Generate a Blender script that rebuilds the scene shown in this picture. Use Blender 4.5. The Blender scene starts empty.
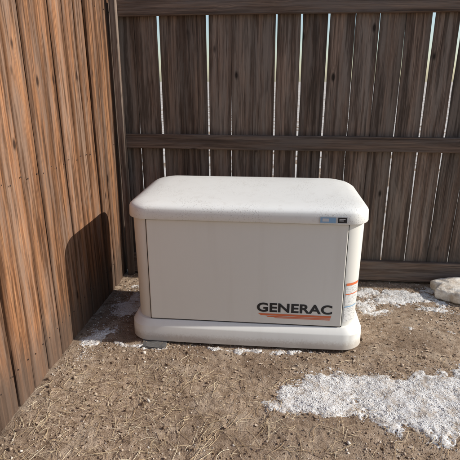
import bpy, math, random
import numpy as np
from mathutils import Vector, Matrix
random.seed(7); rng=np.random.default_rng(11)
S=bpy.context.scene
COL=S.collection
# ---------------------------------------------------------------- noise
def _h(i,j,s):
    n=(i*374761393+j*668265263+s*2147483647)&0xFFFFFFFF
    n=((n^(n>>13))*1274126177)&0xFFFFFFFF
    return ((n^(n>>16))&0xFFFF)/65535.0
def vnoise(x,y,s=0):
    x=np.asarray(x,float);y=np.asarray(y,float)
    xi=np.floor(x).astype(np.int64);yi=np.floor(y).astype(np.int64)
    fx=x-xi;fy=y-yi;fx=fx*fx*(3-2*fx);fy=fy*fy*(3-2*fy)
    a=_h(xi,yi,s);b=_h(xi+1,yi,s);c=_h(xi,yi+1,s);d=_h(xi+1,yi+1,s)
    return (a*(1-fx)+b*fx)*(1-fy)+(c*(1-fx)+d*fx)*fy
def fbm(x,y,s=0,o=4):
    r=0;a=.5;f=1
    for k in range(o):
        r=r+a*(vnoise(x*f+k*13.7,y*f-k*7.1,s+k)-.5);a*=.55;f*=2.1
    return r
def ground_z(x,y):
    near=np.exp(-((x/6)**2+((y-1.5)/6)**2))
    return (fbm(x*1.3,y*1.3,1,3)*.035+fbm(x*9,y*9,5,4)*.016+fbm(x*45,y*45,9,3)*.009)*(near*.9+.1)-.010
# ---------------------------------------------------------------- nodes
def mat(name):
    m=bpy.data.materials.new(name);m.use_nodes=True
    nt=m.node_tree;nt.nodes.clear()
    o=nt.nodes.new('ShaderNodeOutputMaterial');b=nt.nodes.new('ShaderNodeBsdfPrincipled')
    nt.links.new(b.outputs[0],o.inputs[0])
    return m,nt,b
def N(nt,t,**k):
    n=nt.nodes.new(t)
    for a,v in k.items():
        if a=='inp':
            for i,x in v.items():n.inputs[i].default_value=x
        else:setattr(n,a,v)
    return n
def L(nt,a,b):nt.links.new(a,b)
def ramp(nt,fac,stops,interp='LINEAR'):
    r=N(nt,'ShaderNodeValToRGB');r.color_ramp.interpolation=interp
    e=r.color_ramp.elements
    while len(e)<len(stops):e.new(.5)
    for i,(p,c) in enumerate(stops):
        e[i].position=p;e[i].color=(c[0],c[1],c[2],1) if hasattr(c,'__len__') else (c,c,c,1)
    L(nt,fac,r.inputs[0]);return r.outputs[0]
def mix(nt,fac,a,b,mode='MIX'):
    m=N(nt,'ShaderNodeMix',data_type='RGBA',blend_type=mode)
    for s,v in ((m.inputs[0],fac),(m.inputs[6],a),(m.inputs[7],b)):
        if hasattr(v,'links'):L(nt,v,s)
        elif isinstance(v,(int,float)):s.default_value=v
        else:s.default_value=(*v,1)
    return m.outputs[2]
def math_(nt,op,a,b=None,c=None):
    m=N(nt,'ShaderNodeMath',operation=op)
    for i,v in enumerate((a,b,c)):
        if v is None:continue
        if hasattr(v,'links'):L(nt,v,m.inputs[i])
        else:m.inputs[i].default_value=v
    return m.outputs[0]
def noise(nt,vec,scale,detail=4,rough=.55):
    n=N(nt,'ShaderNodeTexNoise',inp={'Scale':scale,'Detail':detail,'Roughness':rough})
    L(nt,vec,n.inputs['Vector']);return n.outputs[0]
def vmul(nt,vec,s):
    n=N(nt,'ShaderNodeVectorMath',operation='MULTIPLY');L(nt,vec,n.inputs[0]);n.inputs[1].default_value=s
    return n.outputs[0]
def bump(nt,h,b,strength,dist):
    n=N(nt,'ShaderNodeBump',inp={'Strength':strength,'Distance':dist});L(nt,h,n.inputs['Height']);L(nt,n.outputs[0],b.inputs['Normal']);return n

def wood(name,light,mid,dark,grey,greyamt,rot=0.5,streak=.7,vmin=.45,vamp=1.1,edge=.6):
    m,nt,b=mat(name)
    at=N(nt,'ShaderNodeAttribute',attribute_name='bc')
    P=at.outputs['Vector']
    vo=N(nt,'ShaderNodeTexVoronoi',feature='F1',inp={'Scale':1.0,'Randomness':1.0})
    L(nt,vmul(nt,P,(8,3.6,23)),vo.inputs['Vector'])
    d=vo.outputs['Distance']
    knot=ramp(nt,d,[(0.06,1),(0.12,0)])
    halo=ramp(nt,d,[(0.06,1),(0.32,0)],'EASE')
    sep=N(nt,'ShaderNodeSeparateXYZ');L(nt,P,sep.inputs[0])
    ux=math_(nt,'ADD',sep.outputs[0],math_(nt,'MULTIPLY',halo,.010))
    wv=noise(nt,vmul(nt,P,(4,.9,31)),1,0)
    ux=math_(nt,'ADD',ux,math_(nt,'MULTIPLY',wv,.012))
    cb=N(nt,'ShaderNodeCombineXYZ');L(nt,ux,cb.inputs[0]);L(nt,sep.outputs[1],cb.inputs[1]);L(nt,sep.outputs[2],cb.inputs[2])
    Q=cb.outputs[0]
    g1=noise(nt,vmul(nt,Q,(70,.7,40)),1,5,.78)
    g2=noise(nt,vmul(nt,Q,(520,5,40)),1,2,.6)
    st=noise(nt,vmul(nt,P,(17,1.6,57)),1,5,.7)
    st2=noise(nt,vmul(nt,P,(34,1.5,91)),1,4,.75)
    tone=noise(nt,vmul(nt,P,(.01,.01,133.3)),1,0)
    c=ramp(nt,g1,[(.30,dark),(.47,mid),(.68,light)])
    c=mix(nt,ramp(nt,g2,[(.36,.6),(.56,0)]),c,dark)
    c=mix(nt,ramp(nt,st,[(.42,greyamt),(.58,0)]),c,grey)
    c=mix(nt,ramp(nt,st2,[(.47,0),(.60,streak)]),c,tuple(x*.22 for x in mid))
    eg=math_(nt,'MULTIPLY',math_(nt,'ABSOLUTE',math_(nt,'SUBTRACT',sep.outputs[0],.068)),14.7)
    eg=math_(nt,'ADD',eg,math_(nt,'MULTIPLY_ADD',st,1.2,-.6))
    c=mix(nt,ramp(nt,eg,[(.6,0),(.98,edge)]),c,tuple(x*.3 for x in mid))
    ah=N(nt,'ShaderNodeAttribute',attribute_name='hgt')
    hh=math_(nt,'ADD',ah.outputs['Fac'],math_(nt,'MULTIPLY',st2,-.16))
    c=mix(nt,ramp(nt,hh,[(0.0,rot),(0.09,0)]),c,tuple(x*.45 for x in grey))
    hs=N(nt,'ShaderNodeHueSaturation');L(nt,c,hs.inputs['Color'])
    L(nt,math_(nt,'MULTIPLY_ADD',tone,vamp,vmin),hs.inputs['Value'])
    c=hs.outputs[0]
    c=mix(nt,math_(nt,'MULTIPLY',knot,.9),c,tuple(x*.3 for x in dark))
    L(nt,c,b.inputs['Base Color'])
    b.inputs['Roughness'].default_value=.85
    b.inputs['Specular IOR Level'].default_value=.2
    h=math_(nt,'ADD',math_(nt,'MULTIPLY',g1,.8),math_(nt,'MULTIPLY',g2,.5))
    bump(nt,h,b,.8,.005)
    return m
M_left=wood('weathered_cedar_warm',(.47,.245,.12),(.285,.13,.060),(.075,.034,.019),(.20,.14,.105),.75,rot=.7,streak=.9,vmin=.25,vamp=1.45,edge=.75)
M_back=wood('weathered_cedar_grey',(.38,.265,.195),(.205,.135,.098),(.045,.029,.022),(.21,.17,.14),.75,streak=.75,vmin=.15,vamp=1.7,edge=.5)
M_rail=wood('weathered_rail',(.32,.22,.16),(.19,.125,.09),(.04,.027,.021),(.17,.135,.115),.7,rot=.0,streak=.5,edge=.0)
M_joint_shade=wood('joint_shade_wood',(.08,.05,.035),(.05,.03,.02),(.015,.01,.008),(.05,.04,.03),.5,rot=0)  # wood colour darkened to put shade into the joints

# ---------------------------------------------------------------- mesh helpers
def mkobj(name,v,f,m=None,parent=None,smooth=False,sharp=None,mats=None):
    me=bpy.data.meshes.new(name);me.from_pydata([tuple(a) for a in v],[],f);me.update()
    if smooth:
        me.polygons.foreach_set('use_smooth',[True]*len(me.polygons))
        if sharp is not None:me.set_sharp_from_angle(angle=math.radians(sharp))
    o=bpy.data.objects.new(name,me);COL.objects.link(o)
    if m:me.materials.append(m)
    if parent:o.parent=parent
    return o
def empty(name):
    e=bpy.data.objects.new(name,None);COL.objects.link(e);e.empty_display_size=.2;return e
class Boards:
    def __init__(s):s.v=[];s.f=[];s.bc=[];s.h=[]
    def add(s,o,U,Nn,D,w,t,Ln,seg=10,warp=.004,ch=.0025,twist=.01):
        """board centred across on o, face toward Nn, extends along D"""
        o=Vector(o);U=Vector(U);Nn=Vector(Nn);D=Vector(D);r=random.random()*10
        ph=random.random()*9;b0=len(s.v)
        cs=[(-w/2,-t/2+ch),(-w/2+ch,-t/2),(-w/6,-t/2),(w/6,-t/2),(w/2-ch,-t/2),(w/2,-t/2+ch),(w/2,t/2-ch),(w/2-ch,t/2),(-w/2+ch,t/2),(-w/2,t/2-ch)]
        n=len(cs);tw0=random.gauss(0,twist);tw1=random.gauss(0,twist)
        cup=random.gauss(0,.0015)
        for k in range(seg+1):
            q=k/seg;z=q*Ln
            du=warp*(math.sin(ph+q*2.7)*.6+math.sin(ph*2+q*7)*.25)
            dn=warp*.8*math.sin(ph*3+q*3.3)
            tw=tw0*(1-q)+tw1*q
            for (a,c) in cs:
                aa=a+(random.gauss(0,.0008) if abs(a)>w/3 else 0)
                cc=c+(cup if abs(a)<w/3 else 0)
                p=o+D*z+U*(aa*math.cos(tw)+du)-Nn*(cc+aa*math.sin(tw)+dn)
                s.v.append(p);s.bc.append((aa+w/2+(.03 if c>0 else 0),z+r*3.1,r));s.h.append(min(1,z/max(Ln,.001)))
        for k in range(seg):
            for i in range(n):
                a=b0+k*n+i;b=b0+k*n+(i+1)%n
                s.f.append((a,b,b+n,a+n))
        s.f.append(tuple(b0+i for i in range(n))[::-1]);s.f.append(tuple(b0+seg*n+i for i in range(n)))
    def make(s,name,m,parent):
        o=mkobj(name,s.v,s.f,m,parent)
        me=o.data
        a=me.attributes.new('bc','FLOAT_VECTOR','POINT');a.data.foreach_set('vector',np.array(s.bc,dtype=np.float32).ravel())
        a=me.attributes.new('hgt','FLOAT','POINT');a.data.foreach_set('value',np.array(s.h,dtype=np.float32))
        import bmesh
        bm=bmesh.new();bm.from_mesh(me);bmesh.ops.recalc_face_normals(bm,faces=bm.faces);bm.to_mesh(me);bm.free()
        return o

M_nail,nt,b=mat('rusty_nail');b.inputs['Base Color'].default_value=(.05,.035,.03,1);b.inputs['Metallic'].default_value=.6;b.inputs['Roughness'].default_value=.6
def nails(name,pts,nrm,up,parent):
    v=[];f=[];nrm=Vector(nrm);s=nrm.cross(Vector(up))
    for p in pts:
        b0=len(v);p=Vector(p);r=.0036
        for k in range(8):
            a=k*math.pi/4;v.append(p+s*math.cos(a)*r+Vector(up)*math.sin(a)*r)
        for k in range(8):
            a=k*math.pi/4;v.append(p+nrm*.002+s*math.cos(a)*r*.8+Vector(up)*math.sin(a)*r*.8)
        for k in range(8):f.append((b0+k,b0+(k+1)%8,b0+8+(k+1)%8,b0+8+k))
        f.append(tuple(b0+8+k for k in range(8)))
    mkobj(name,v,f,M_nail,parent)

FX=-1.04
FY=3.03
side=empty('side_wood_fence')
B=Boards();bat=Boards();np_=[]
y=FY-.005
while y>-1.6:
    w=random.uniform(.122,.138)
    yc=y-w/2
    B.add((FX-.009+random.uniform(-.004,.004),yc,-.03),(0,1,0),(1,0,0),(0,0,1),w-.002,.018,1.9+random.uniform(-.01,.01),seg=12,twist=.025,warp=.0035,ch=.004)
    bat.add((FX-.036,yc-w/2,-.02),(0,1,0),(1,0,0),(0,0,1),.11,.014,1.88,seg=4,warp=0,twist=0)  # added strip behind each joint, keeps light from showing through
    for z in (.16,.93,1.72):
        for s in (-.04,.045):
            np_.append((FX+.003,yc+s+random.uniform(-.008,.008),z+random.uniform(-.012,.012)))
    y-=w+random.uniform(0.003,.009)
B.make('boards',M_left,side);bat.make('added_joint_backing',M_joint_shade,side)
nails('nails',np_,(1,0,0),(0,0,1),side)
R=Boards()
for z in (.12,.93,1.7):R.add((FX-.066,-1.6,z),(0,0,1),(1,0,0),(0,1,0),.089,.038,FY+1.55,seg=14,warp=.003)
R.make('rails',M_rail,side)
rear=empty('rear_wood_fence')
B=Boards();x=FX+.015;np_=[]
while x<4.6:
    w=random.uniform(.132,.148);gap=random.choice([.004,.006,.008,.009,.005,.007,.011])
    lean=random.gauss(0,.003)
    if 1.0<x<1.9:lean+=.012
    D=Vector((lean,0,1)).normalized();U=Vector((1,0,-lean)).normalized()
    B.add((x+w/2,FY+.011+random.uniform(-.003,.004),-.02),U,(0,-1,0),D,w,.018,1.9+random.uniform(-.012,.012),seg=12,warp=.0035,twist=.04)
    x+=w+gap
B.make('boards',M_back,rear)
R=Boards()
for z,hh in ((1.738,.098),(.935,.092),(.075,.14)):
    xx=FX+.03
    for Ln in (2.46,2.46,.8):
        R.add((xx,FY-.022,z+random.uniform(-.004,.004)),(0,0,1),(0,-1,0),(1,0,0),hh,.038,Ln-.004,seg=14,warp=.005,ch=.004)
        xx+=Ln
R.make('rails',M_rail,rear)
P_=Boards()
P_.add((FX+2.5,FY+.07,-.05),(1,0,0),(0,-1,0),(0,0,1),.089,.089,1.86,ch=.004,warp=.001)
P_.add((FX-.055,FY+.075,-.05),(1,0,0),(0,-1,0),(0,0,1),.089,.089,1.92,ch=.004,warp=.001)
P_.make('posts',M_rail,rear)
B2=Boards();B2.add((FX+.045,FY-.055,0),(0,1,0),(1,0,0),(0,0,1),.045,.04,1.88,ch=.004,warp=.002)
B2.make('corner_post',M_back,rear)

# ---------------------------------------------------------------- ground
def axis(lo,hi,st,far):
    a=list(np.arange(lo,hi+1e-6,st));s=st;x=a[-1]
    while x<far:s*=1.22;x+=s;a.append(x)
    s=st;x=a[0];pre=[]
    while x>-far:s*=1.22;x-=s;pre.append(x)
    return np.array(pre[::-1]+a)
xs=axis(-1.1,1.75,.0085,400);ys=axis(1.15,3.05,.0085,400)
X,Y=np.meshgrid(xs,ys);Z=ground_z(X,Y)
nx,ny=len(xs),len(ys)
idx=np.arange(nx*ny).reshape(ny,nx)
F=np.stack([idx[:-1,:-1],idx[:-1,1:],idx[1:,1:],idx[1:,:-1]],-1).reshape(-1,4)
def fastmesh(name,V,F,m,smooth=False):
    me=bpy.data.meshes.new(name);k=F.shape[1]
    me.vertices.add(len(V));me.vertices.foreach_set('co',V.astype(np.float32).ravel())
    me.loops.add(F.size);me.loops.foreach_set('vertex_index',F.astype(np.int32).ravel())
    me.polygons.add(len(F));me.polygons.foreach_set('loop_start',np.arange(0,F.size,k,dtype=np.int32))
    me.polygons.foreach_set('loop_total',np.full(len(F),k,dtype=np.int32))
    me.update(calc_edges=True);me.validate()
    me.polygons.foreach_set('use_smooth',[smooth]*len(me.polygons))
    me.materials.append(m);o=bpy.data.objects.new(name,me);COL.objects.link(o);return o
M_dirt,nt,b=mat('dirt')
tc=N(nt,'ShaderNodeNewGeometry').outputs['Position']
n1=noise(nt,tc,2.2,3,.6);n2=noise(nt,tc,30,5,.65);n3=noise(nt,tc,190,3,.7);n4=noise(nt,tc,6,3,.6)
c=ramp(nt,n2,[(.3,(.20,.135,.087)),(.5,(.365,.265,.185)),(.7,(.50,.39,.29))])
c=mix(nt,ramp(nt,n1,[(.38,.7),(.58,0)]),c,(.19,.128,.085))
c=mix(nt,ramp(nt,n4,[(.52,0),(.7,.6)]),c,(.50,.405,.31))
c=mix(nt,ramp(nt,n3,[(.33,.8),(.46,0)]),c,(.11,.072,.047))
c=mix(nt,ramp(nt,n3,[(.6,0),(.72,.7)]),c,(.57,.485,.39))
# snow colour added to the unseen yard so the fence gaps look bright
sy=N(nt,'ShaderNodeSeparateXYZ');L(nt,tc,sy.inputs[0])
far=ramp(nt,math_(nt,'MULTIPLY_ADD',sy.outputs[1],.1,-.32),[(0,0),(.03,1)])
far=math_(nt,'MULTIPLY',far,ramp(nt,n1,[(.40,0),(.5,.6)]))
c=mix(nt,far,c,(.70,.68,.65))
L(nt,c,b.inputs['Base Color']);b.inputs['Roughness'].default_value=.95;b.inputs['Specular IOR Level'].default_value=.15
bump(nt,math_(nt,'ADD',math_(nt,'MULTIPLY',n2,1.0),math_(nt,'MULTIPLY',n3,.5)),b,.9,.012)
fastmesh('ground',np.stack([X,Y,Z],-1).reshape(-1,3),F,M_dirt,True)

# ---------------------------------------------------------------- granular snow
ELL=[(.22,1.70,.22,.09,1),(.42,1.80,.30,.12,1),(.62,1.73,.3,.18,1.05),(.95,1.76,.36,.20,1.05),(1.25,1.8,.3,.2,1),
     (.80,2.78,.34,.15,.80),(1.12,2.85,.25,.1,.75),(1.35,2.58,.25,.06,.6),(.62,2.62,.12,.12,.6),(1.0,2.62,.3,.06,.55),
     (-.93,2.12,.10,.20,.62),(-.86,2.55,.16,.3,.66),(-.66,2.04,.28,.04,.62),(-.1,2.075,.6,.022,.60),(.95,2.38,.4,.04,.40)]
def smask(x,y):
    m=np.zeros_like(x)
    wx=x+fbm(x*5,y*5,31,3)*.14;wy=y+fbm(x*5,y*5,47,3)*.12
    for cx,cy,a,bb,s in ELL:
        d=((wx-cx)/a)**2+((wy-cy)/bb)**2
        m=np.maximum(m,s*np.exp(-d*.75))
    return m+fbm(x*14,y*14,61,4)*.70
def snow_h(x,y):
    m=smask(x,y)
    return (m-.50)*.05+fbm(x*70,y*70,71,2)*.018
def comp(H):return np.where(H>.006,.006+(H-.006)*.22,H)
st=.006
gx=np.arange(-1.03,1.75,st);gy=np.arange(1.4,2.98,st)
X,Y=np.meshgrid(gx,gy);H=comp(snow_h(X,Y))
Z=ground_z(X,Y)+H
nx,ny=len(gx),len(gy);idx=np.arange(nx*ny).reshape(ny,nx)
keep=(H>-.003);q=keep[:-1,:-1]|keep[1:,1:]|keep[:-1,1:]|keep[1:,:-1]
F=np.stack([idx[:-1,:-1],idx[:-1,1:],idx[1:,1:],idx[1:,:-1]],-1)[q]
used=np.unique(F);remap=-np.ones(nx*ny,int);remap[used]=np.arange(len(used))
M_snow,nt,b=mat('granular_snow')
tc=N(nt,'ShaderNodeNewGeometry').outputs['Position']
n1=noise(nt,tc,170,3,.7);n2=noise(nt,tc,16,4,.65)
c=ramp(nt,n1,[(.35,(.32,.25,.19)),(.45,(.60,.57,.54)),(.58,(.77,.76,.745))])
c=mix(nt,ramp(nt,n2,[(.38,.8),(.52,0)]),c,(.38,.31,.245))
L(nt,c,b.inputs['Base Color']);b.inputs['Roughness'].default_value=.8;b.inputs['Specular IOR Level'].default_value=.2
bump(nt,n1,b,.6,.005)
fastmesh('snow_patch',np.stack([X,Y,Z],-1).reshape(-1,3)[used],remap[F],M_snow,True)
def scatter(name,P,size,m,jit=.35,flat=.75):
    base=np.array([(1,0,0),(-1,0,0),(0,1,0),(0,-1,0),(0,0,1),(0,0,-1)],float)
    ff=np.array([(0,2,4),(2,1,4),(1,3,4),(3,0,4),(2,0,5),(1,2,5),(3,1,5),(0,3,5)])
    n=len(P);V=base[None]+rng.normal(0,jit,(n,6,3))*.6
    a=rng.uniform(0,6.28,n);ca,sa=np.cos(a)[:,None],np.sin(a)[:,None]
    V=np.stack([V[...,0]*ca-V[...,1]*sa,V[...,0]*sa+V[...,1]*ca,V[...,2]*flat],-1)
    V=V*size[:,None,None]+P[:,None,:]
    Fc=(ff[None]+np.arange(n)[:,None,None]*6).reshape(-1,3)
    return fastmesh(name,V.reshape(-1,3),Fc,m,True)
n=420000
px=rng.uniform(-1.02,1.7,n);py=rng.uniform(1.4,2.97,n)
m_=smask(px,py);pr=np.clip((m_-.22)/.48,0,1)**2
k=rng.uniform(0,1,n)<pr*.5*np.clip(.6+fbm(px*22,py*22,201,3)*2.6,.1,1)
px,py=px[k],py[k];h=comp(snow_h(px,py));pz=ground_z(px,py)+np.maximum(h,0)+.0005
M_gr,nt,b=mat('snow_grain')
g=N(nt,'ShaderNodeNewGeometry');L(nt,ramp(nt,g.outputs['Random Per Island'],[(0,(.50,.45,.40)),(.3,(.72,.71,.69)),(1,(.82,.82,.82))]),b.inputs['Base Color'])
b.inputs['Roughness'].default_value=.7;b.inputs['Specular IOR Level'].default_value=.2
scatter('snow_grains',np.stack([px,py,pz],-1),rng.uniform(.0011,.0030,len(px)),M_gr)
def attr_mat(name,stops,rough=.9):
    m,nt,b=mat(name)
    g=N(nt,'ShaderNodeNewGeometry')
    L(nt,ramp(nt,g.outputs['Random Per Island'],stops),b.inputs['Base Color']);b.inputs['Roughness'].default_value=rough
    b.inputs['Specular IOR Level'].default_value=.2
    return m
M_peb=attr_mat('dirt_clods',[(0,(.12,.078,.05)),(.4,(.29,.205,.14)),(.75,(.43,.34,.255)),(.93,(.6,.54,.47))])
n=42000
px=rng.uniform(-1.02,1.8,n);py=rng.uniform(1.15,3.0,n)
dn=fbm(px*4,py*4,91,3)+.28;k=rng.uniform(0,1,n)<np.clip(dn*2,.15,1);px,py=px[k],py[k]
sz=np.exp(rng.normal(math.log(.0021),.55,len(px)));sz=np.clip(sz,.001,.012)
scatter('pebbles',np.stack([px,py,ground_z(px,py)+sz*.3],-1),sz,M_peb)
V=[];F=[]
def blade(x,y,l,w,a,cv,lift):
    s=4;b0=len(V)
    for i in range(s+1):
        q=i/s-.5;aa=a+cv*q
        cx=x+math.cos(aa)*l*q;cy=y+math.sin(aa)*l*q
        z=float(ground_z(np.array(cx),np.array(cy)))+.003+lift*(.25-q*q)*4*.5+max(0,lift)*i/s
        nx_,ny_=-math.sin(aa)*w/2,math.cos(aa)*w/2
        V.append((cx+nx_,cy+ny_,z));V.append((cx-nx_,cy-ny_,z+.0006));V.append((cx,cy,z+w*.6))
    for i in range(s):
        o=b0+i*3
        F.append((o,o+3,o+5,o+2));F.append((o+2,o+5,o+4,o+1))
for i in range(10500):
    x=random.uniform(-1.02,1.5);y=random.uniform(1.15,2.95)
    d=float(fbm(np.array(x*2.5),np.array(y*2.5),111,3))+.26+.3*(y<1.85)+.25*(x<-.4 and y<1.9)-.3*(y>2.1)
    if random.random()>d:continue
    l=random.choice([.01,.015,.025,.035,.05,.07,.1])*random.uniform(.6,1.3)
    blade(x,y,l,random.uniform(.0007,.002),random.uniform(0,6.28),random.gauss(0,.3),abs(random.gauss(0,.003)))
for cl in range(22):
    cx=random.uniform(-.95,.6);cy=random.uniform(1.2,1.8);aa=random.uniform(0,6.28)
    for i in range(random.randint(5,14)):
        blade(cx+random.gauss(0,.045),cy+random.gauss(0,.035),random.uniform(.03,.10),random.uniform(.0008,.0018),aa+random.gauss(0,.6),random.gauss(0,.3),abs(random.gauss(0,.006)))
M_straw=attr_mat('dry_straw',[(0,(.20,.13,.075)),(.35,(.42,.30,.18)),(.8,(.62,.50,.33)),(1,(.74,.65,.48))],.7)
fastmesh('straw_litter',np.array(V),np.array(F),M_straw,False)
n=1500
V=[];F=[]
for i in range(n):
    x=random.uniform(-1.02,1.5);y=random.uniform(1.15,2.95);l=random.uniform(.003,.011);w=l*random.uniform(.3,.8);a=random.uniform(0,6.28)
    z=float(ground_z(np.array(x),np.array(y)))+.003;b0=len(V)
    for (p,q_) in ((-1,-.6),(-.2,-1),(1,-.3),(.7,.7),(-.6,.9)):
        V.append((x+math.cos(a)*p*l-math.sin(a)*q_*w,y+math.sin(a)*p*l+math.cos(a)*q_*w,z+random.uniform(0,.003)))
    F.append((b0,b0+1,b0+2,b0+3,b0+4))
fastmesh('wood_chips',np.array(V),np.array(F),attr_mat('wood_chip',[(0,(.12,.08,.06)),(.5,(.36,.26,.18)),(1,(.62,.5,.38))]),False)

# ---------------------------------------------------------------- flat rock
import bmesh
M_rock,nt,b=mat('pale_sandstone')
tc=N(nt,'ShaderNodeNewGeometry').outputs['Position']
n1=noise(nt,tc,18,5,.65);n2=noise(nt,tc,120,3,.7)
c=ramp(nt,n1,[(.35,(.48,.39,.30)),(.5,(.70,.63,.54)),(.7,(.80,.76,.70))]);c=mix(nt,ramp(nt,n2,[(.35,.5),(.45,0)]),c,(.38,.30,.22))
L(nt,c,b.inputs['Base Color']);b.inputs['Roughness'].default_value=.9
bump(nt,math_(nt,'ADD',n1,math_(nt,'MULTIPLY',n2,.3)),b,.8,.01)
def rock(name,loc,sx,sy,sz,rot,seed):
    bm=bmesh.new();bmesh.ops.create_icosphere(bm,subdivisions=5,radius=1)
    for v in bm.verts:
        p=v.co.copy()
        q=Vector((math.copysign(abs(p.x)**.7,p.x),math.copysign(abs(p.y)**.7,p.y),math.copysign(abs(p.z)**.45,p.z)))
        a=math.atan2(p.y,p.x)
        r=1+float(fbm(np.array(math.cos(a)*1.5+seed),np.array(math.sin(a)*1.5),seed,3))*.6
        dz=float(fbm(np.array(p.x*3+seed),np.array(p.y*3),seed+3,4))*.5
        v.co=Vector((q.x*sx*r,q.y*sy*r,(q.z+dz)*sz))
    me=bpy.data.meshes.new(name);bm.to_mesh(me);bm.free()
    me.polygons.foreach_set('use_smooth',[True]*len(me.polygons));me.materials.append(M_rock)
    o=bpy.data.objects.new(name,me);COL.objects.link(o);o.location=loc;o.rotation_euler=(.04,-.03,rot);return o
rock('flat_rock',(1.30,2.83,.035),.25,.14,.050,-.1,3)

# ---------------------------------------------------------------- generator
gen=empty('standby_generator')
GX,GY=-.130,2.105+.31
def paint(name,col,speck,rough=.38,dirt=.0):
    m,nt,b=mat(name)
    tc=N(nt,'ShaderNodeTexCoord').outputs['Object']
    big=noise(nt,tc,2.5,3);fine=noise(nt,tc,900,1);drips=noise(nt,vmul(nt,tc,(14,14,1.2)),1,3)
    c=mix(nt,ramp(nt,big,[(.35,.10),(.65,0)]),col,tuple(x*.8 for x in col))
    c=mix(nt,ramp(nt,drips,[(.52,0),(.75,.15)]),c,(col[0]*.68,col[1]*.64,col[2]*.58))
    hh=fine
    if dirt>0:
        sz=N(nt,'ShaderNodeSeparateXYZ');L(nt,tc,sz.inputs[0])
        sp=noise(nt,tc,90,4,.75)
        lo=math_(nt,'ADD',sz.outputs[2],math_(nt,'MULTIPLY',sp,-.06))
        c=mix(nt,ramp(nt,lo,[(-.03,dirt),(.03,0)]),c,(.36,.27,.19))
    if speck>0:
        vo=N(nt,'ShaderNodeTexVoronoi',feature='F1',inp={'Scale':120.0});L(nt,tc,vo.inputs['Vector'])
        w=noise(nt,tc,6,3,.65)
        msk=ramp(nt,w,[(.42,0),(.58,1)])
        dd=math_(nt,'MULTIPLY',ramp(nt,vo.outputs['Distance'],[(.16,1),(.30,0)]),msk)
        c=mix(nt,math_(nt,'MULTIPLY',dd,.55*speck),c,(.40,.38,.35))
        big2=noise(nt,tc,22,4,.7)
        c=mix(nt,ramp(nt,big2,[(.58,0),(.70,.28)]),c,(.55,.50,.44))
        bump(nt,math_(nt,'ADD',dd,math_(nt,'MULTIPLY',fine,.1)),b,.3,.0015)
    else:
        bump(nt,fine,b,.12,.0006)
    L(nt,c,b.inputs['Base Color']);b.inputs['Roughness'].default_value=rough
    return m
M_lid=paint('bisque_paint_wet',(.80,.79,.75),1,.35)
M_body=paint('bisque_paint',(.79,.77,.71),0,.5)
M_panel=paint('bisque_panel_paint',(.78,.75,.68),0,.45)
M_skirt=paint('bisque_skirt_paint',(.80,.785,.735),0,.5,dirt=.5)
M_dark,nt,b=mat('gap_shade_colour');b.inputs['Base Color'].default_value=(.03,.027,.024,1);b.inputs['Roughness'].default_value=.8  # near-black colour standing in for shade inside the gaps

def ring(hx,hy,r,z,slope=0,cx=GX,cy=GY,seg=12,edge=6,bow=0):
    pts=[]
    cor=[(1,-1,-90),(1,1,0),(-1,1,90),(-1,-1,180)]
    for i,(sx,sy,a0) in enumerate(cor):
        ox,oy=sx*(hx-r),sy*(hy-r)
        arc=[(ox+r*math.cos(math.radians(a0+90*k/seg)),oy+r*math.sin(math.radians(a0+90*k/seg))) for k in range(seg+1)]
        pts+=arc
        nsx,nsy,na=cor[(i+1)%4]
        nx_,ny_=nsx*(hx-r)+r*math.cos(math.radians(na)),nsy*(hy-r)+r*math.sin(math.radians(na))
        for k in range(1,edge):
            q=k/edge;pts.append((arc[-1][0]*(1-q)+nx_*q,arc[-1][1]*(1-q)+ny_*q))
    out=[]
    for (x_,y_) in pts:
        xx,yy=x_,y_
        zz=z+slope*(yy+hy)/(2*hy)
        if bow and abs(yy)>hy-.02:yy+=math.copysign(bow*(1-(xx/hx)**2),yy)
        out.append((cx+xx,cy+yy,zz))
    return out
def loft(name,rings,m,cap=(True,True),sharp=35):
    v=[];f=[];n=len(rings[0])
    for r in rings:v+=r
    for k in range(len(rings)-1):
        for i in range(n):
            j=(i+1)%n;f.append((k*n+i,k*n+j,(k+1)*n+j,(k+1)*n+i))
    if cap[0]:f.append(tuple(range(n))[::-1])
    if cap[1]:f.append(tuple((len(rings)-1)*n+i for i in range(n)))
    return mkobj(name,v,f,m,gen,True,sharp)
M_pad,nt,b=mat('grey_pad');b.inputs['Base Color'].default_value=(.10,.095,.09,1);b.inputs['Roughness'].default_value=.9
loft('mounting_pad',[ring(.57,.28,.03,-.03),ring(.57,.28,.03,.012),ring(.562,.272,.03,.016)],M_pad)
loft('base_skirt',[ring(.575,.285,.09,.008),ring(.606,.314,.105,.006,bow=.006),ring(.610,.318,.11,.010,bow=.008),ring(.609,.317,.11,.090,bow=.008),
   ring(.606,.314,.11,.096,bow=.008),ring(.592,.301,.10,.118,bow=.003),ring(.588,.296,.10,.123,bow=0),ring(.55,.27,.09,.124)],M_skirt,sharp=30)
loft('enclosure_body',[ring(.572,.285,.10,.122),ring(.574,.287,.10,.127),ring(.579,.291,.10,.675)],M_body,cap=(False,True))
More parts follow.
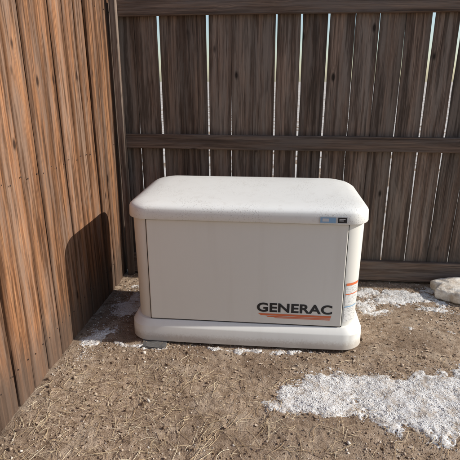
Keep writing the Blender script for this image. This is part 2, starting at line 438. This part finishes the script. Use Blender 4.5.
def rbox(name,x0,x1,z0,z1,yf,th,r,m,bev=.004):
    def rr(ins,yy):
        p=[];a0=[(x1-r,z0+r,-90),(x1-r,z1-r,0),(x0+r,z1-r,90),(x0+r,z0+r,180)]
        for cx,cz,a in a0:
            for k in range(7):
                t=math.radians(a+90*k/6);rad=r-ins
                p.append((cx+rad*math.cos(t),yy,cz+rad*math.sin(t)))
        return p
    R_=[rr(0,yf+th),rr(0,yf+bev),rr(bev*.3,yf+bev*.3),rr(bev,yf)]
    v=[];f=[];n=len(R_[0])
    for q in R_:v+=q
    for k in range(3):
        for i in range(n):
            j=(i+1)%n;f.append((k*n+i,k*n+j,(k+1)*n+j,(k+1)*n+i))
    f.append(tuple(3*n+i for i in range(n)))
    return mkobj(name,v,f,m,gen,False)
yb=GY-.291
rbox('door_seam_shade',GX-.494,GX+.494,.124,.674,yb-.0015,.01,.006,M_dark,.001)  # solid dark slab around the door, painted in place of a shaded gap
rbox('front_door',GX-.490,GX+.490,.129,.671,yb-.006,.012,.006,M_panel,.004)
lz=.677
rings=[ring(.565,.28,.09,lz+.004),ring(.585,.303,.10,lz+.001),ring(.592,.311,.105,lz-.001,bow=.004),ring(.594,.313,.108,lz+.003,bow=.006),
 ring(.592,.311,.108,lz+.048,bow=.007),ring(.589,.308,.108,lz+.056,.003,bow=.006),ring(.580,.300,.105,lz+.064,.008,bow=.006),
 ring(.562,.285,.10,lz+.070,.016,bow=.005),ring(.545,.272,.095,lz+.074,.022,bow=.004),ring(.52,.258,.09,lz+.077,.026),ring(.45,.22,.08,lz+.081,.027),ring(.3,.12,.06,lz+.086,.018),ring(.1,.03,.02,lz+.094,.004)]
loft('hinged_lid',rings,M_lid,sharp=60)
loft('lid_gap_shade',[ring(.576,.290,.10,.670),ring(.576,.290,.10,.681)],M_dark,cap=(False,False))  # dark band painting the shadow line below the lid
M_blk,nt,b=mat('black_vinyl');b.inputs['Base Color'].default_value=(.015,.015,.018,1);b.inputs['Roughness'].default_value=.4
M_org,nt,b=mat('orange_vinyl');b.inputs['Base Color'].default_value=(.72,.17,.06,1);b.inputs['Roughness'].default_value=.4
M_wht,nt,b=mat('label_white')
tcx=N(nt,'ShaderNodeTexCoord').outputs['Object']
ln=noise(nt,vmul(nt,tcx,(60,60,330)),1,2);L(nt,ramp(nt,ln,[(.38,(.45,.44,.42)),(.5,(.74,.73,.70))]),b.inputs['Base Color']);b.inputs['Roughness'].default_value=.35
M_blu,nt,b=mat('label_blue');b.inputs['Base Color'].default_value=(.25,.42,.60,1);b.inputs['Roughness'].default_value=.35
M_sil,nt,b=mat('label_silver');b.inputs['Base Color'].default_value=(.62,.63,.64,1);b.inputs['Metallic'].default_value=.2;b.inputs['Roughness'].default_value=.35
tcu=bpy.data.curves.new('lettering','FONT');tcu.body='GENERAC';tcu.size=.08;tcu.extrude=.0004;tcu.offset=.0026
tcu.space_character=1.04
to=bpy.data.objects.new('tmp',tcu);COL.objects.link(to);bpy.context.view_layer.update()
me=bpy.data.meshes.new_from_object(to.evaluated_get(bpy.context.evaluated_depsgraph_get()))
bpy.data.objects.remove(to)
co=[v.co for v in me.vertices];x0=min(c.x for c in co);x1=max(c.x for c in co);z0=min(c.y for c in co);z1=max(c.y for c in co)
for v in me.vertices:
    v.co=Vector((-.066+(v.co.x-x0)/(x1-x0)*.378,yb-.0068-v.co.z,.195+(v.co.y-z0)/(z1-z0)*.052))
me.materials.clear();me.materials.append(M_blk);me.name='lettering'
o=bpy.data.objects.new('lettering',me);COL.objects.link(o);o.parent=gen
def plate(name,x0,x1,z0,z1,y,m,sk=0,tap=0):
    return mkobj(name,[(x0,y,z0),(x1,y,z0),(x1+sk,y,z1),(x0-tap,y,z1)],[(0,1,2,3)],m,gen)
yl=yb-.0070
plate('stripe_1',-.045,.306,.176,.187,yl,M_org,.003,.015)
plate('stripe_2',-.010,.304,.168,.1735,yl,M_org,.003,.01)
plate('stripe_3',.03,.302,.1625,.166,yl,M_org,.002,.01)
ylid=GY-.313-.0075
plate('badge_label',.220,.297,lz+.006,lz+.038,ylid,M_sil)
plate('badge_label_blue',.223,.294,lz+.009,lz+.035,ylid-.0006,M_blu)
plate('badge_label_text',.232,.262,lz+.015,lz+.030,ylid-.0012,M_sil)
plate('badge_nameplate',.301,.348,lz+.006,lz+.038,ylid+.0008,M_sil)
plate('badge_nameplate_dark',.304,.345,lz+.009,lz+.035,ylid+.0002,M_blk)
plate('badge_nameplate_text',.310,.330,lz+.018,lz+.022,ylid-.0004,M_sil)
plate('badge_nameplate_text_2',.310,.338,lz+.026,lz+.029,ylid-.0004,M_sil)
def decal(name,a0,a1,z0,z1,m,off=.0012):
    v=[];f=[];n=10
    for k in range(n+1):
        a=math.radians(-90+a0+(a1-a0)*k/n)
        for z in (z0,z1):
            tt=(z-.127)/(.548);hx=.574+.005*tt;hy=.287+.004*tt
            v.append((GX+hx-.10+(.10+off)*math.cos(a),GY-hy+.10+(.10+off)*math.sin(a),z))
    for k in range(n):f.append((2*k,2*k+2,2*k+3,2*k+1))
    mkobj(name,v,f,m,gen,True)
decal('warning_decal',16,64,.245,.365,M_wht)
decal('warning_decal_header',16,64,.352,.365,M_org,.002)
decal('warning_decal_band',16,64,.302,.307,M_org,.002)
decal('info_decal',16,64,.15,.238,M_wht)
decal('info_decal_band',16,64,.232,.238,M_blu,.002)
for s in (-1,1):
    for k in range(9):
        z=.24+k*.04;xx=GX+s*.579
        v=[(xx,GY-.13,z),(xx,GY+.15,z),(xx+s*.008,GY+.15,z+.004),(xx+s*.008,GY-.13,z+.004),(xx,GY-.13,z+.022),(xx,GY+.15,z+.022)]
        mkobj('louvre',v,[(0,1,2,3),(3,2,5,4),(0,3,4),(1,5,2)],M_body,gen)
bm=bmesh.new();bmesh.ops.create_cube(bm,size=1);bmesh.ops.subdivide_edges(bm,edges=bm.edges,cuts=5,use_grid_fill=True)
for v in bm.verts:
    v.co=Vector((v.co.x*.13,v.co.y*.09,v.co.z*.04))+Vector((random.gauss(0,.0025),random.gauss(0,.0025),random.gauss(0,.002)))
me=bpy.data.meshes.new('concrete_block');bm.to_mesh(me);bm.free();me.materials.append(M_pad)
o=bpy.data.objects.new('concrete_block',me);COL.objects.link(o);o.location=(-.60,2.08,-.013);o.rotation_euler=(0,0,.1)

# ---------------------------------------------------------------- light
EL=31;BH=1.5
W=bpy.data.worlds.new('World');S.world=W;W.use_nodes=True
nt=W.node_tree;bg=nt.nodes['Background'];sk=nt.nodes.new('ShaderNodeTexSky');sk.sky_type='NISHITA';sk.sun_disc=False
sk.sun_elevation=math.radians(EL);sk.sun_rotation=math.radians(90-BH);nt.links.new(sk.outputs[0],bg.inputs[0]);bg.inputs[1].default_value=.145
d=Vector((math.cos(math.radians(EL))*math.cos(math.radians(BH)),math.cos(math.radians(EL))*math.sin(math.radians(BH)),math.sin(math.radians(EL))))
sl=bpy.data.lights.new('sun','SUN');sl.energy=5;sl.angle=math.radians(.5);sl.color=(1,.96,.89)
so=bpy.data.objects.new('sun',sl);COL.objects.link(so);so.rotation_euler=d.to_track_quat('Z','Y').to_euler();so.location=(5,0,5)
# ---------------------------------------------------------------- camera
cd=bpy.data.cameras.new('camera');cd.sensor_width=36;cd.lens=36.08;cd.clip_start=.05;cd.clip_end=2000
co=bpy.data.objects.new('camera',cd);COL.objects.link(co);co.location=(0,0,1.32)
co.rotation_euler=(math.radians(90-18),0,math.radians(5.5))
S.camera=co
S.view_settings.view_transform='Standard';S.view_settings.look='None';S.view_settings.exposure=0
